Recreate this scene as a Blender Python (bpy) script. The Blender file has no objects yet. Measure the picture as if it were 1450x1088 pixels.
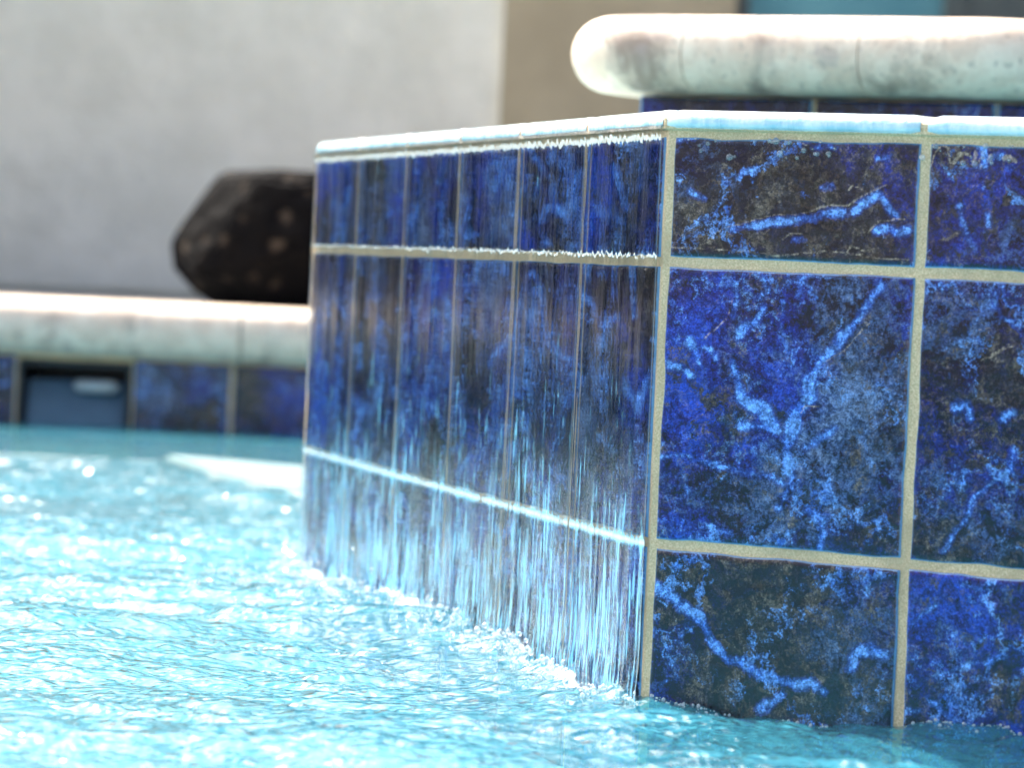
import bpy, bmesh, math, random
import numpy as np
from mathutils import Matrix, Vector

sc = bpy.context.scene
R = math.radians
random.seed(7)
rng = np.random.default_rng(11)

# ------------------------------------------------------------------ camera
CAM_H, PITCH, ROLL = 0.2375, 0.02925, 0.04536
cam = bpy.data.cameras.new('camera')
cam_o = bpy.data.objects.new('camera', cam)
sc.collection.objects.link(cam_o)
sc.camera = cam_o
cam.sensor_fit = 'HORIZONTAL'
cam.sensor_width = 36.0
cam.lens = 5680.27 / 1450 * 36.0
cam.clip_start = 0.05
cam.clip_end = 2000
_U = Vector((0, math.sin(PITCH), math.cos(PITCH)))
_F = Vector((0, math.cos(PITCH), -math.sin(PITCH)))
_R = Vector((1, 0, 0))
cr, sr = math.cos(ROLL), math.sin(ROLL)
_x = cr * _R + sr * _U
_y = -sr * _R + cr * _U
_z = -_F
cam_o.matrix_world = Matrix(((_x.x, _y.x, _z.x, 0), (_x.y, _y.y, _z.y, 0), (_x.z, _y.z, _z.z, CAM_H), (0, 0, 0, 1)))
cam.dof.use_dof = True
cam.dof.focus_distance = 2.32
cam.dof.aperture_fstop = 12.0

# ------------------------------------------------------------------ light
SUN_EL, SUN_AZ = 49.0, -38.0          # azimuth from +Y (away from camera), negative = to the left
world = bpy.data.worlds.new('World')
sc.world = world
world.use_nodes = True
nt = world.node_tree
nt.nodes.clear()
sky = nt.nodes.new('ShaderNodeTexSky')
sky.sky_type = 'NISHITA'
sky.sun_disc = False
sky.sun_elevation = R(SUN_EL)
sky.sun_rotation = R(SUN_AZ)
sky.air_density = 0.55
sky.dust_density = 7.0
sky.ozone_density = 0.0
bg = nt.nodes.new('ShaderNodeBackground')
bg.inputs['Strength'].default_value = 0.15
wo = nt.nodes.new('ShaderNodeOutputWorld')
nt.links.new(sky.outputs[0], bg.inputs[0])
nt.links.new(bg.outputs[0], wo.inputs[0])

sun = bpy.data.lights.new('sun', 'SUN')
sun.energy = 3.2
sun.angle = R(0.53)
sun.color = (1.0, 0.955, 0.88)
sun_o = bpy.data.objects.new('sun', sun)
sc.collection.objects.link(sun_o)
sun_dir = Vector((math.sin(R(SUN_AZ)) * math.cos(R(SUN_EL)), math.cos(R(SUN_AZ)) * math.cos(R(SUN_EL)), math.sin(R(SUN_EL))))
sun_o.rotation_euler = sun_dir.to_track_quat('Z', 'Y').to_euler()
sun_o.location = sun_dir * 30

sc.view_settings.view_transform = 'Standard'
sc.view_settings.look = 'None'
sc.view_settings.gamma = 1.0
sc.view_settings.use_curve_mapping = False
sc.view_settings.exposure = 1.75
sc.render.engine = 'CYCLES'
sc.cycles.use_denoising = True
sc.cycles.max_bounces = 14
sc.cycles.transmission_bounces = 10
sc.cycles.transparent_max_bounces = 16
sc.cycles.sample_clamp_indirect = 8.0

# ------------------------------------------------------------------ materials
class NT:
    def __init__(s, name):
        s.m = bpy.data.materials.new(name)
        s.m.use_nodes = True
        s.t = s.m.node_tree
        s.t.nodes.clear()
        s.out = s.t.nodes.new('ShaderNodeOutputMaterial')

    def n(s, kind, **kw):
        nd = s.t.nodes.new('ShaderNode' + kind)
        for k, v in kw.items():
            setattr(nd, k, v)
        return nd

    def put(s, sock, v):
        if isinstance(v, bpy.types.NodeSocket):
            s.t.links.new(v, sock)
        elif v is not None:
            if isinstance(v, tuple) and len(v) == 3 and sock.type == 'RGBA':
                v = (*v, 1)
            sock.default_value = v

    def math(s, op, a, b=None, c=None, clamp=False):
        nd = s.n('Math', operation=op, use_clamp=clamp)
        for i, v in enumerate((a, b, c)):
            if v is not None:
                s.put(nd.inputs[i], v)
        return nd.outputs[0]

    def vmath(s, op, a, b=None):
        nd = s.n('VectorMath', operation=op)
        s.put(nd.inputs[0], a)
        if b is not None:
            s.put(nd.inputs[3] if op == 'SCALE' else nd.inputs[1], b)
        return nd.outputs[0]

    def noise(s, vec, scale, detail=4.0, rough=0.55, dist=0.0, col=False):
        nd = s.n('TexNoise')
        s.put(nd.inputs['Vector'], vec)
        nd.inputs['Scale'].default_value = scale
        nd.inputs['Detail'].default_value = detail
        nd.inputs['Roughness'].default_value = rough
        nd.inputs['Distortion'].default_value = dist
        return nd.outputs[1 if col else 0]

    def step(s, v, a, b, lo=0.0, hi=1.0):
        nd = s.n('MapRange', interpolation_type='SMOOTHSTEP')
        s.put(nd.inputs[0], v)
        for i, x in enumerate((a, b, lo, hi)):
            s.put(nd.inputs[i + 1], x)
        return nd.outputs[0]

    def mix(s, f, a, b, blend='MIX'):
        nd = s.n('Mix', data_type='RGBA', blend_type=blend)
        s.put(nd.inputs[0], f)
        s.put(nd.inputs[6], a)
        s.put(nd.inputs[7], b)
        return nd.outputs[2]

    def attr(s, name, vec=False):
        nd = s.n('Attribute', attribute_name=name)
        return nd.outputs[1 if vec else 2]

    def bump(s, h, strength, dist, normal=None):
        nd = s.n('Bump')
        nd.inputs['Strength'].default_value = strength
        nd.inputs['Distance'].default_value = dist
        s.put(nd.inputs['Height'], h)
        s.put(nd.inputs['Normal'], normal)
        return nd.outputs[0]

    def principled(s, col, rough=0.5, normal=None, **kw):
        p = s.n('BsdfPrincipled')
        s.put(p.inputs['Base Color'], col)
        s.put(p.inputs['Roughness'], rough)
        s.put(p.inputs['Normal'], normal)
        for k, v in kw.items():
            s.put(p.inputs[k.replace('_', ' ')], v)
        s.t.links.new(p.outputs[0], s.out.inputs[0])
        return p

    def obj(s):
        return s.n('TexCoord').outputs['Object']

    def geo(s):
        return s.n('NewGeometry').outputs['Position']

    def rand(s):
        return s.n('ObjectInfo').outputs['Random']


def mat_tile():
    b = NT('marbled_blue_glaze')
    rnd = b.rand()
    off = b.n('CombineXYZ')
    b.put(off.inputs[0], b.math('MULTIPLY', rnd, 37.0))
    b.put(off.inputs[1], b.math('MULTIPLY', rnd, 91.0))
    b.put(off.inputs[2], b.math('MULTIPLY', rnd, 53.0))
    v = b.vmath('ADD', b.obj(), off.outputs[0])
    w = b.vmath('SUBTRACT', b.noise(v, 26, 8, 0.68, col=True), (0.5, 0.5, 0.5))
    vw = b.vmath('ADD', v, b.vmath('SCALE', w, 0.055))
    big = b.noise(vw, 15, 9, 0.66)
    big2 = b.noise(b.vmath('ADD', vw, (3.1, 7.7, 1.3)), 20, 10, 0.74)
    big3 = b.noise(b.vmath('ADD', vw, (9.4, 2.2, 5.1)), 17, 10, 0.72)
    mid = b.noise(b.vmath('ADD', vw, (4.4, 1.9, 7.3)), 85, 9, 0.74)
    fine = b.noise(b.vmath('ADD', vw, (2, 8, 3)), 70, 9, 0.78)
    grit = b.noise(v, 520, 4, 0.85)
    g = b.math('SUBTRACT', grit, 0.5)
    md = b.math('SUBTRACT', mid, 0.5)
    cob = b.attr('cob'); brn = b.attr('brn'); gry = b.attr('gry')

    def field(base, at, ka, km, kg):
        return b.math('ADD', b.math('ADD', base, b.math('MULTIPLY', at, ka)), b.math('ADD', b.math('MULTIPLY', md, km), b.math('MULTIPLY', g, kg)))

    blm = b.attr('bloom')
    # navy <-> cobalt
    f = field(big, cob, 0.14, 1.25, 0.40)
    col = b.mix(b.step(f, 0.46, 0.61), (0.004, 0.004, 0.020), (0.007, 0.013, 0.140))
    col = b.mix(b.step(f, 0.60, 0.74), col, (0.010, 0.046, 0.36))
    col = b.mix(b.step(f, 0.84, 1.05), col, (0.028, 0.12, 0.62))
    # grey blue mineral bloom, gritty
    f = b.math('ADD', field(big2, gry, 0.17, 1.35, 0.60), b.math('MULTIPLY', blm, 0.07))
    col = b.mix(b.step(f, 0.59, 0.70, 0, 0.75), col, (0.040, 0.080, 0.185))
    col = b.mix(b.step(f, 0.73, 0.86, 0, 0.80), col, (0.125, 0.185, 0.32))
    # black brown
    f = field(big3, brn, 0.18, 1.20, 0.45)
    dk = b.mix(b.step(fine, 0.44, 0.68), (0.006, 0.006, 0.010), (0.050, 0.040, 0.032))
    dk = b.mix(b.step(b.math('ADD', fine, g), 0.58, 0.82, 0, 0.75), dk, (0.15, 0.115, 0.09))
    col = b.mix(b.step(f, 0.575, 0.65, 0, 0.92), col, dk)
    # brown filaments
    r2 = b.noise(b.vmath('ADD', vw, (7.7, 3.4, 2.2)), 34, 7, 0.68)
    fil = b.math('MULTIPLY', b.step(b.math('ABSOLUTE', b.math('SUBTRACT', r2, 0.5)), 0.022, 0.004), b.step(f, 0.48, 0.62, 0.12, 0.75))
    col = b.mix(fil, col, b.mix(b.step(fine, 0.4, 0.65), (0.055, 0.034, 0.018), (0.20, 0.155, 0.115)))
    # light blue veins drawn as a distance field, ragged by noise
    vn = b.attr('vein')
    rag = b.math('ADD', b.math('MULTIPLY', b.math('SUBTRACT', fine, 0.5), 0.6), b.math('MULTIPLY', g, 0.08))
    vv = b.math('ADD', vn, b.math('ADD', rag, b.math('MULTIPLY', md, 0.9)))
    tone = b.math('ADD', fine, b.math('ADD', b.math('MULTIPLY', g, 0.5), b.math('MULTIPLY', md, 0.9)))
    vcol = b.mix(b.step(tone, 0.38, 0.64), (0.022, 0.095, 0.42), (0.135, 0.32, 0.72))
    col = b.mix(b.step(vv, 0.84, 0.99, 0, 0.60), col, (0.016, 0.058, 0.30))
    col = b.mix(b.step(vv, 0.97, 1.12, 0, 0.95), col, vcol)
    # natural veins and blooms everywhere
    r = b.noise(b.vmath('ADD', vw, (1.7, 4.4, 6.2)), 15, 8, 0.66)
    rid = b.math('ABSOLUTE', b.math('SUBTRACT', r, 0.5))
    sel = b.math('ADD', b.noise(b.vmath('ADD', v, (6, 6, 2)), 15, 3), b.math('MULTIPLY', md, 0.6))
    wdt = b.math('ADD', b.math('MULTIPLY', b.math('ADD', b.math('SUBTRACT', sel, 0.55), b.math('MULTIPLY', blm, 0.16)), 0.10), b.math('MULTIPLY', g, 0.02))
    col = b.mix(b.math('MULTIPLY', b.step(b.math('SUBTRACT', rid, wdt), 0.010, -0.006), 0.75), col, vcol)
    # cream hair lines
    cl = b.attr('cream')
    col = b.mix(b.step(b.math('ADD', cl, b.math('MULTIPLY', g, 1.2)), 0.75, 1.15, 0, 0.65), col, (0.36, 0.29, 0.21))
    # speckle of the glaze
    sp = b.step(b.noise(v, 900, 3, 0.8), 0.30, 0.70, 0.45, 1.60)
    sp2 = b.step(b.noise(v, 260, 4, 0.8), 0.34, 0.66, 0.45, 1.55)
    k = b.n('CombineXYZ')
    kk = b.math('MULTIPLY', sp, sp2)
    for i in range(3):
        b.put(k.inputs[i], kk)
    col = b.mix(1.0, col, k.outputs[0], 'MULTIPLY')
    # rounded arris catching light, painted in as a paler, thinner glaze
    ed = b.math('ADD', b.attr('edge'), b.math('MULTIPLY', md, 0.6))
    col = b.mix(b.step(ed, 0.45, 0.95, 0, 0.8), col, (0.15, 0.38, 0.66))
    nrm = b.bump(b.math('ADD', b.math('MULTIPLY', b.noise(v, 60, 3), 1.0), b.math('MULTIPLY', grit, 0.10)), 0.35, 0.0012)
    b.principled(col, b.step(fine, 0.3, 0.7, 0.07, 0.20), nrm, Specular_IOR_Level=0.6)
    return b.m


def mat_grout():
    b = NT('sandy_grout')
    p = b.geo()
    g = b.noise(p, 900, 4, 0.75)
    l = b.noise(p, 22, 5, 0.6)
    col = b.mix(b.step(g, 0.35, 0.70), (0.56, 0.395, 0.21), (0.92, 0.71, 0.45))
    col = b.mix(b.step(l, 0.45, 0.70, 0, 0.55), col, (0.42, 0.32, 0.19))
    nrm = b.bump(b.math('ADD', g, b.math('MULTIPLY', b.noise(p, 300, 3), 1.5)), 0.7, 0.0012)
    b.principled(col, 0.62, nrm)
    return b.m


def mat_trim():
    b = NT('pale_aqua_trim')
    p = b.geo()
    s = b.vmath('MULTIPLY', p, (420.0, 420.0, 60.0))
    st = b.noise(s, 1.0, 4, 0.7)
    l = b.noise(p, 45, 5, 0.65)
    col = b.mix(b.step(l, 0.40, 0.62), (0.36, 0.60, 0.68), (0.68, 0.80, 0.80))
    col = b.mix(b.step(st, 0.50, 0.70, 0, 0.55), col, (0.78, 0.84, 0.82))
    nrm = b.bump(b.math('ADD', b.noise(p, 130, 3), b.math('MULTIPLY', st, 0.6)), 0.6, 0.0016)
    b.principled(col, 0.12, nrm, Coat_Weight=0.6, Coat_Roughness=0.04)
    return b.m


def mat_stone():
    b = NT('travertine')
    p = b.geo()
    w = b.vmath('SUBTRACT', b.noise(p, 14, 5, 0.6, col=True), (0.5, 0.5, 0.5))
    q = b.vmath('ADD', p, b.vmath('SCALE', w, 0.07))
    band = b.noise(b.vmath('MULTIPLY', q, (1.0, 0.8, 0.22)), 17, 5, 0.6)
    mot = b.noise(q, 38, 6, 0.65)
    col = b.mix(b.step(mot, 0.38, 0.66), (0.70, 0.555, 0.42), (0.84, 0.72, 0.57))
    col = b.mix(b.step(band, 0.50, 0.66, 0, 0.85), col, (0.22, 0.165, 0.125))
    col = b.mix(b.step(b.noise(q, 24, 6, 0.7), 0.54, 0.68, 0, 0.6), col, (0.42, 0.33, 0.29))
    vo = b.n('TexVoronoi', feature='F1')
    b.put(vo.inputs['Vector'], q); vo.inputs['Scale'].default_value = 120
    pit = b.step(vo.outputs[0], 0.12, 0.28)
    col = b.mix(b.math('MULTIPLY', b.math('SUBTRACT', 1.0, pit), 0.5), col, (0.30, 0.25, 0.2))
    nrm = b.bump(b.math('ADD', pit, mot), 0.4, 0.0015)
    b.principled(col, 0.55, nrm)
    return b.m


def mat_simple(name, c0, c1, scale, rough=0.7, bump=0.3, dist=0.003, bscale=None):
    b = NT(name)
    p = b.geo()
    n = b.noise(p, scale, 6, 0.62)
    col = b.mix(b.step(n, 0.35, 0.68), c0, c1)
    nrm = b.bump(b.noise(p, bscale or scale * 6, 5, 0.7), bump, dist)
    b.principled(col, rough, nrm)
    return b.m


def mat_boulder():
    b = NT('dark_lava_rock')
    p = b.obj()
    v = b.n('TexVoronoi', feature='F1')
    b.put(v.inputs['Vector'], b.vmath('ADD', p, b.vmath('SCALE', b.noise(p, 30, 3, col=True), 0.03)))
    v.inputs['Scale'].default_value = 27
    n = b.noise(p, 22, 5, 0.6)
    col = b.mix(b.step(n, 0.4, 0.65), (0.0016, 0.0016, 0.0022), (0.0030, 0.0026, 0.0025))
    col = b.mix(b.math('MULTIPLY', b.step(v.outputs[0], 0.34, 0.16), b.step(n, 0.40, 0.52, 0, 0.75)), col, (0.055, 0.043, 0.032))
    nrm = b.bump(b.math('ADD', n, v.outputs[0]), 0.6, 0.01)
    b.principled(col, 0.8, nrm, Specular_IOR_Level=0.08)
    return b.m


def mat_film():
    b = NT('running_water')
    p = b.geo()
    s = b.vmath('MULTIPLY', p, (300.0, 300.0, 2.2))
    nz = b.noise(s, 1.0, 4, 0.65)
    nrm = b.bump(nz, 0.50, 0.0010)
    g = b.n('BsdfRefraction')
    g.inputs['IOR'].default_value = 1.33
    g.inputs['Roughness'].default_value = 0.02
    b.put(g.inputs['Color'], (0.93, 0.98, 1.0))
    nz2 = b.noise(b.vmath('MULTIPLY', p, (240.0, 240.0, 14.0)), 1.0, 1.0, 0.5)
    b.put(g.inputs['Normal'], b.bump(nz2, 1.0, 0.0026))
    gl = b.n('BsdfGlossy')
    gl.inputs['Roughness'].default_value = 0.03
    b.put(gl.inputs['Normal'], nrm)
    fr = b.n('Fresnel'); fr.inputs[0].default_value = 1.33
    b.put(fr.inputs[1], nrm)
    # cyan threads, denser lower down: aerated water plus painted-in reflection of the pool
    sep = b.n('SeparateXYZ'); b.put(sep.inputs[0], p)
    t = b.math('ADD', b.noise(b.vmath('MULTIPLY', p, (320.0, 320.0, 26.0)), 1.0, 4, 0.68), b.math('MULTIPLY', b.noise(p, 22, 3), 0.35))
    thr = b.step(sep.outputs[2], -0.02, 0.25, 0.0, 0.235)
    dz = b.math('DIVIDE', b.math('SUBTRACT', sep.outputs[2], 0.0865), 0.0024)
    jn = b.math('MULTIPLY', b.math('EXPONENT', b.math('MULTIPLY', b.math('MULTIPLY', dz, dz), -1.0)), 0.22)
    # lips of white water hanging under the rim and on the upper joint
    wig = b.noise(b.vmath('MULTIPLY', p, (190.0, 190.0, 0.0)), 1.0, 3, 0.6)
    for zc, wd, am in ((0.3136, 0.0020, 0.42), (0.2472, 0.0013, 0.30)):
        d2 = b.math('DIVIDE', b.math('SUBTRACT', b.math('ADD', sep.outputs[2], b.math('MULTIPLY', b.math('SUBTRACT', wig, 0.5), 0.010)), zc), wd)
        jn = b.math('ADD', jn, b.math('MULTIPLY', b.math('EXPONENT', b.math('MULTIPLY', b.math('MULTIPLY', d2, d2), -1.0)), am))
    air_sheen = b.step(b.math('ADD', b.math('SUBTRACT', t, thr), jn), 0.62, 0.74, 0, 0.60)
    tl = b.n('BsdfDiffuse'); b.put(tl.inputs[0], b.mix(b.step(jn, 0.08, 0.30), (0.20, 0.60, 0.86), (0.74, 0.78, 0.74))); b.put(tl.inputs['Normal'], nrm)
    tp = b.n('BsdfTransparent'); b.put(tp.inputs[0], (0.90, 0.97, 1.0))
    rt = b.n('MixShader'); rt.inputs[0].default_value = 0.42
    b.put(rt.inputs[1], g.outputs[0]); b.put(rt.inputs[2], tp.outputs[0])
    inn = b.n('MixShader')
    b.put(inn.inputs[0], air_sheen); b.put(inn.inputs[1], rt.outputs[0]); b.put(inn.inputs[2], tl.outputs[0])
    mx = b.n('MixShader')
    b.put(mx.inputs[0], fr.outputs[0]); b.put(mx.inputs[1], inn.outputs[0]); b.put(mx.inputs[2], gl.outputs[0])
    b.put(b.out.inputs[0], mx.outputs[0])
    return b.m


def mat_water():
    b = NT('pool_water')
    p = b.geo()
    w = b.vmath('ADD', b.vmath('MULTIPLY', p, (1.0, 1.0, 0.0)), b.vmath('SCALE', b.noise(p, 9, 2, col=True), 0.06))
    h = b.math('ADD', b.noise(b.vmath('MULTIPLY', w, (0.75, 1.0, 1.0)), 215, 0.5, 0.4), b.math('MULTIPLY', b.noise(p, 100, 0.0, 0.5), 0.9))
    nrm = b.bump(h, 1.0, 0.0019)
    tr = b.n('BsdfTransparent'); b.put(tr.inputs[0], (0.50, 0.82, 0.92))
    df = b.n('BsdfDiffuse'); b.put(df.inputs[0], (0.045, 0.26, 0.35)); b.put(df.inputs['Normal'], nrm)
    body = b.n('MixShader'); body.inputs[0].default_value = 0.40
    b.put(body.inputs[1], tr.outputs[0]); b.put(body.inputs[2], df.outputs[0])
    gl = b.n('BsdfGlossy'); gl.inputs['Roughness'].default_value = 0.10
    b.put(gl.inputs['Normal'], nrm)
    fr = b.n('Fresnel'); fr.inputs[0].default_value = 1.33
    b.put(fr.inputs[1], nrm)
    mx = b.n('MixShader')
    b.put(mx.inputs[0], fr.outputs[0]); b.put(mx.inputs[1], body.outputs[0]); b.put(mx.inputs[2], gl.outputs[0])
    # froth where the fall churns the surface
    fo = b.attr('froth')
    ft = b.math('ADD', fo, b.math('SUBTRACT', b.noise(b.vmath('ADD', p, b.vmath('SCALE', b.noise(p, 60, 3, col=True), 0.01)), 330, 5, 0.7), 0.5))
    wh = b.n('BsdfDiffuse'); b.put(wh.inputs[0], (0.82, 0.92, 0.95))
    b.put(wh.inputs['Normal'], b.bump(b.noise(p, 420, 4, 0.7), 0.8, 0.002))
    mf = b.n('MixShader')
    b.put(mf.inputs[0], b.step(ft, 0.55, 0.85, 0, 0.65)); b.put(mf.inputs[1], mx.outputs[0]); b.put(mf.inputs[2], wh.outputs[0])
    b.put(b.out.inputs[0], mf.outputs[0])
    return b.m


def mat_foam():
    b = NT('white_foam')
    b.principled((0.92, 0.97, 0.99), 0.06, None, Transmission_Weight=0.72, IOR=1.25)
    return b.m


def mat_drop():
    b = NT('clear_drops')
    b.principled((0.95, 0.98, 1.0), 0.02, None, Transmission_Weight=0.8, IOR=1.33)
    return b.m


def mat_glass():
    b = NT('teal_window_glass')
    p = b.geo()
    n = b.noise(b.vmath('MULTIPLY', p, (3.0, 1.0, 0.6)), 1.2, 2)
    b.principled(b.mix(b.step(n, 0.35, 0.65), (0.07, 0.22, 0.27), (0.11, 0.30, 0.35)), 0.12, None, Specular_IOR_Level=0.6)
    return b.m


M = dict(tile=mat_tile(), grout=mat_grout(), trim=mat_trim(), stone=mat_stone(), boulder=mat_boulder(), film=mat_film(),
         water=mat_water(), foam=mat_foam(), drop=mat_drop(), glass=mat_glass(),
         stucco=mat_simple('grey_stucco', (0.655, 0.65, 0.555), (0.765, 0.755, 0.65), 8.0, 0.9, 0.8, 0.014, 26),
         tan=mat_simple('tan_stucco', (0.315, 0.28, 0.195), (0.365, 0.325, 0.23), 6.0, 0.9, 0.5, 0.006, 60),
         deck=mat_simple('pale_paving', (0.50, 0.48, 0.43), (0.62, 0.60, 0.55), 9.0, 0.8, 0.3, 0.003, 90),
         plaster=mat_simple('aqua_plaster', (0.28, 0.52, 0.58), (0.38, 0.60, 0.64), 14.0, 0.7, 0.3, 0.002, 160),
         plaster_wet=mat_simple('wet_pale_plaster', (0.24, 0.38, 0.40), (0.32, 0.46, 0.47), 14.0, 0.25, 0.3, 0.002, 160),
         step_edge=mat_simple('shaded_step_side', (0.16, 0.24, 0.24), (0.22, 0.31, 0.30), 30.0, 0.3, 0.2),
         deep=mat_simple('deep_plaster', (0.20, 0.48, 0.62), (0.26, 0.56, 0.68), 3.0, 0.7, 0.3, 0.002, 60),
         dark=mat_simple('dark_plastic', (0.012, 0.016, 0.022), (0.02, 0.026, 0.034), 20.0, 0.4, 0.1),
         weir=mat_simple('weir_plastic', (0.055, 0.11, 0.17), (0.08, 0.15, 0.22), 9.0, 0.35, 0.1),
         white=mat_simple('white_plastic', (0.36, 0.42, 0.45), (0.42, 0.48, 0.50), 20.0, 0.4, 0.1),
         frame=mat_simple('dark_window_frame', (0.035, 0.055, 0.058), (0.05, 0.07, 0.07), 20.0, 0.4, 0.1),
         ground=mat_simple('far_ground', (0.30, 0.26, 0.20), (0.38, 0.34, 0.27), 0.7, 0.95, 0.3, 0.02, 6))

M['leaf'] = mat_simple('dark_leaf', (0.010, 0.022, 0.008), (0.028, 0.050, 0.016), 12.0, 0.5, 0.1)
M['bark'] = mat_simple('bark', (0.05, 0.04, 0.03), (0.09, 0.07, 0.05), 30.0, 0.9, 0.4)

# ------------------------------------------------------------------ helpers
def tag(o, label=None, cat=None, group=None, kind=None):
    for k, v in (('label', label), ('category', cat), ('group', group), ('kind', kind)):
        if v:
            o[k] = v
    return o


def link(name, data, parent=None, loc=(0, 0, 0), rz=0.0):
    o = bpy.data.objects.new(name, data)
    sc.collection.objects.link(o)
    o.location = loc
    o.rotation_euler = (0, 0, rz)
    if parent is not None:
        o.parent = parent
        if parent.parent is not None:
            base = Vector(parent.location) + Vector(parent.parent.location)
        else:
            base = Vector(parent.location)
        o.location = Vector(loc) - base
    return o


def empty(name, loc):
    return link(name, None, None, loc)


def mesh(name, verts, faces, m, smooth=False, attrs=None):
    me = bpy.data.meshes.new(name)
    v = np.asarray(verts, dtype=np.float32)
    if isinstance(faces, np.ndarray):
        nf, k = faces.shape
        me.vertices.add(len(v)); me.vertices.foreach_set('co', v.ravel())
        me.loops.add(nf * k); me.loops.foreach_set('vertex_index', faces.astype(np.int32).ravel())
        me.polygons.add(nf); me.polygons.foreach_set('loop_start', np.arange(0, nf * k, k, dtype=np.int32))
        me.polygons.foreach_set('loop_total', np.full(nf, k, dtype=np.int32))
        me.update(calc_edges=True)
    else:
        me.from_pydata([tuple(map(float, p)) for p in v], [], faces)
    me.polygons.foreach_set('use_smooth', [smooth] * len(me.polygons))
    for nme, arr in (attrs or {}).items():
        a = me.attributes.new(nme, 'FLOAT', 'POINT')
        a.data.foreach_set('value', np.asarray(arr, dtype=np.float32).ravel())
    if m is not None:
        me.materials.append(m)
    me.validate()
    me.update()
    return me


def grid_faces(nu, nv):
    i = np.arange((nu - 1) * (nv - 1))
    a = (i // (nv - 1)) * nv + i % (nv - 1)
    return np.stack([a, a + nv, a + nv + 1, a + 1], 1)


def box_mesh(name, lo, hi, m, bev=0.0):
    bm = bmesh.new()
    bmesh.ops.create_cube(bm, size=1)
    for v in bm.verts:
        v.co = Vector([lo[i] + (v.co[i] + 0.5) * (hi[i] - lo[i]) for i in range(3)])
    if bev:
        bmesh.ops.bevel(bm, geom=bm.edges[:], offset=bev, segments=2, affect='EDGES')
    me = bpy.data.meshes.new(name)
    bm.to_mesh(me); bm.free()
    me.materials.append(m)
    return me


def box(name, lo, hi, m, parent=None, bev=0.0):
    c = [(lo[i] + hi[i]) / 2 for i in range(3)]
    c[2] = lo[2]
    me = box_mesh(name, [lo[i] - c[i] for i in range(3)], [hi[i] - c[i] for i in range(3)], m, bev)
    return link(name, me, parent, c)


def vnoise(x, y, seed=0, octaves=4, gain=0.5):
    """value noise on numpy arrays"""
    out = np.zeros_like(x, dtype=float)
    amp = 1.0; tot = 0.0
    g = np.random.default_rng(seed)
    tab = g.random((256, 256))
    for o in range(octaves):
        xi = np.floor(x).astype(int); yi = np.floor(y).astype(int)
        fx = x - xi; fy = y - yi
        fx = fx * fx * (3 - 2 * fx); fy = fy * fy * (3 - 2 * fy)
        a = tab[xi % 256, yi % 256]; b = tab[(xi + 1) % 256, yi % 256]
        c = tab[xi % 256, (yi + 1) % 256]; d = tab[(xi + 1) % 256, (yi + 1) % 256]
        out += amp * ((a * (1 - fx) + b * fx) * (1 - fy) + (c * (1 - fx) + d * fx) * fy)
        tot += amp; amp *= gain
        x = x * 2.03 + 17.1; y = y * 2.03 + 5.3
    return out / tot


# ------------------------------------------------------------------ spa plan
TP = 0.1575                      # tile pitch, 150 mm tile + joint
JV = 0.0058                      # joint
ROWS = {1: (0.2442, 0.3163), 2: (0.0867, 0.2442), 3: (-0.0708, 0.0867)}
RIM_Z0, RIM_Z1 = 0.3163, 0.3290
TH0 = R(-90 + 14.663)            # direction of the spill face, left to right seen from outside
C0 = np.array([0.0796, 2.2360])  # near corner
SIDE = 6 * TP


def face_dir(k):
    a = TH0 + k * math.pi / 4
    return np.array([math.cos(a), math.sin(a)])


OCT = [C0 - face_dir(0) * SIDE]
for k in range(8):
    OCT.append(OCT[-1] + face_dir(k) * SIDE)
OCT = OCT[:8]                    # OCT[k] -> OCT[k+1] is face k ; face 0 spills, face 1 is the front right face
CEN = sum(OCT) / 8
APO = SIDE / 2 * (1 + math.sqrt(2))


def oct_ring(off, z):
    s = (APO + off) / APO
    return [(*(CEN + (p - CEN) * s), z) for p in OCT]


# ------------------------------------------------------------------ ground, pool, deck
WALL_Y = 5.35                    # far pool wall
DECK_Z = 0.160
PX0, PX1, PY0 = -5.2, 3.2, -4.0  # rest of the pool
FLOOR_Z, LEDGE_Z = -1.1, -0.060

g = mesh('ground', [(-400, -400, -1.3), (400, -400, -1.3), (400, 400, -1.3), (-400, 400, -1.3)], [(0, 1, 2, 3)], M['ground'])
tag(link('ground', g), kind='structure')
# paved deck, a ring round the pool
xo = [-60, PX0 - 0.29, PX1 + 0.29, 60]; yo = [-60, PY0 - 0.29, WALL_Y + 0.29, 60]
vs, fs = [], []
for (x0, x1, y0, y1) in ((xo[0], xo[3], yo[0], yo[1]), (xo[0], xo[3], yo[2], yo[3]), (xo[0], xo[1], yo[1], yo[2]), (xo[2], xo[3], yo[1], yo[2])):
    b = len(vs)
    for z in (-1.29, DECK_Z):
        vs += [(x0, y0, z), (x1, y0, z), (x1, y1, z), (x0, y1, z)]
    fs += [tuple(b + i for i in q) for q in ((4, 5, 6, 7), (0, 1, 5, 4), (1, 2, 6, 5), (2, 3, 7, 6), (3, 0, 4, 7))]
tag(link('patio', mesh('patio', vs, fs, M['deck'])), kind='structure')
# pool shell
vs = [(PX0 - .28, PY0 - .28, FLOOR_Z), (PX1 + .28, PY0 - .28, FLOOR_Z), (PX1 + .28, WALL_Y + .2, FLOOR_Z), (PX0 - .28, WALL_Y + .2, FLOOR_Z)]
tag(link('pool_floor', mesh('pool_floor', vs, [(0, 1, 2, 3)], M['deep'])), kind='structure')

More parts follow.
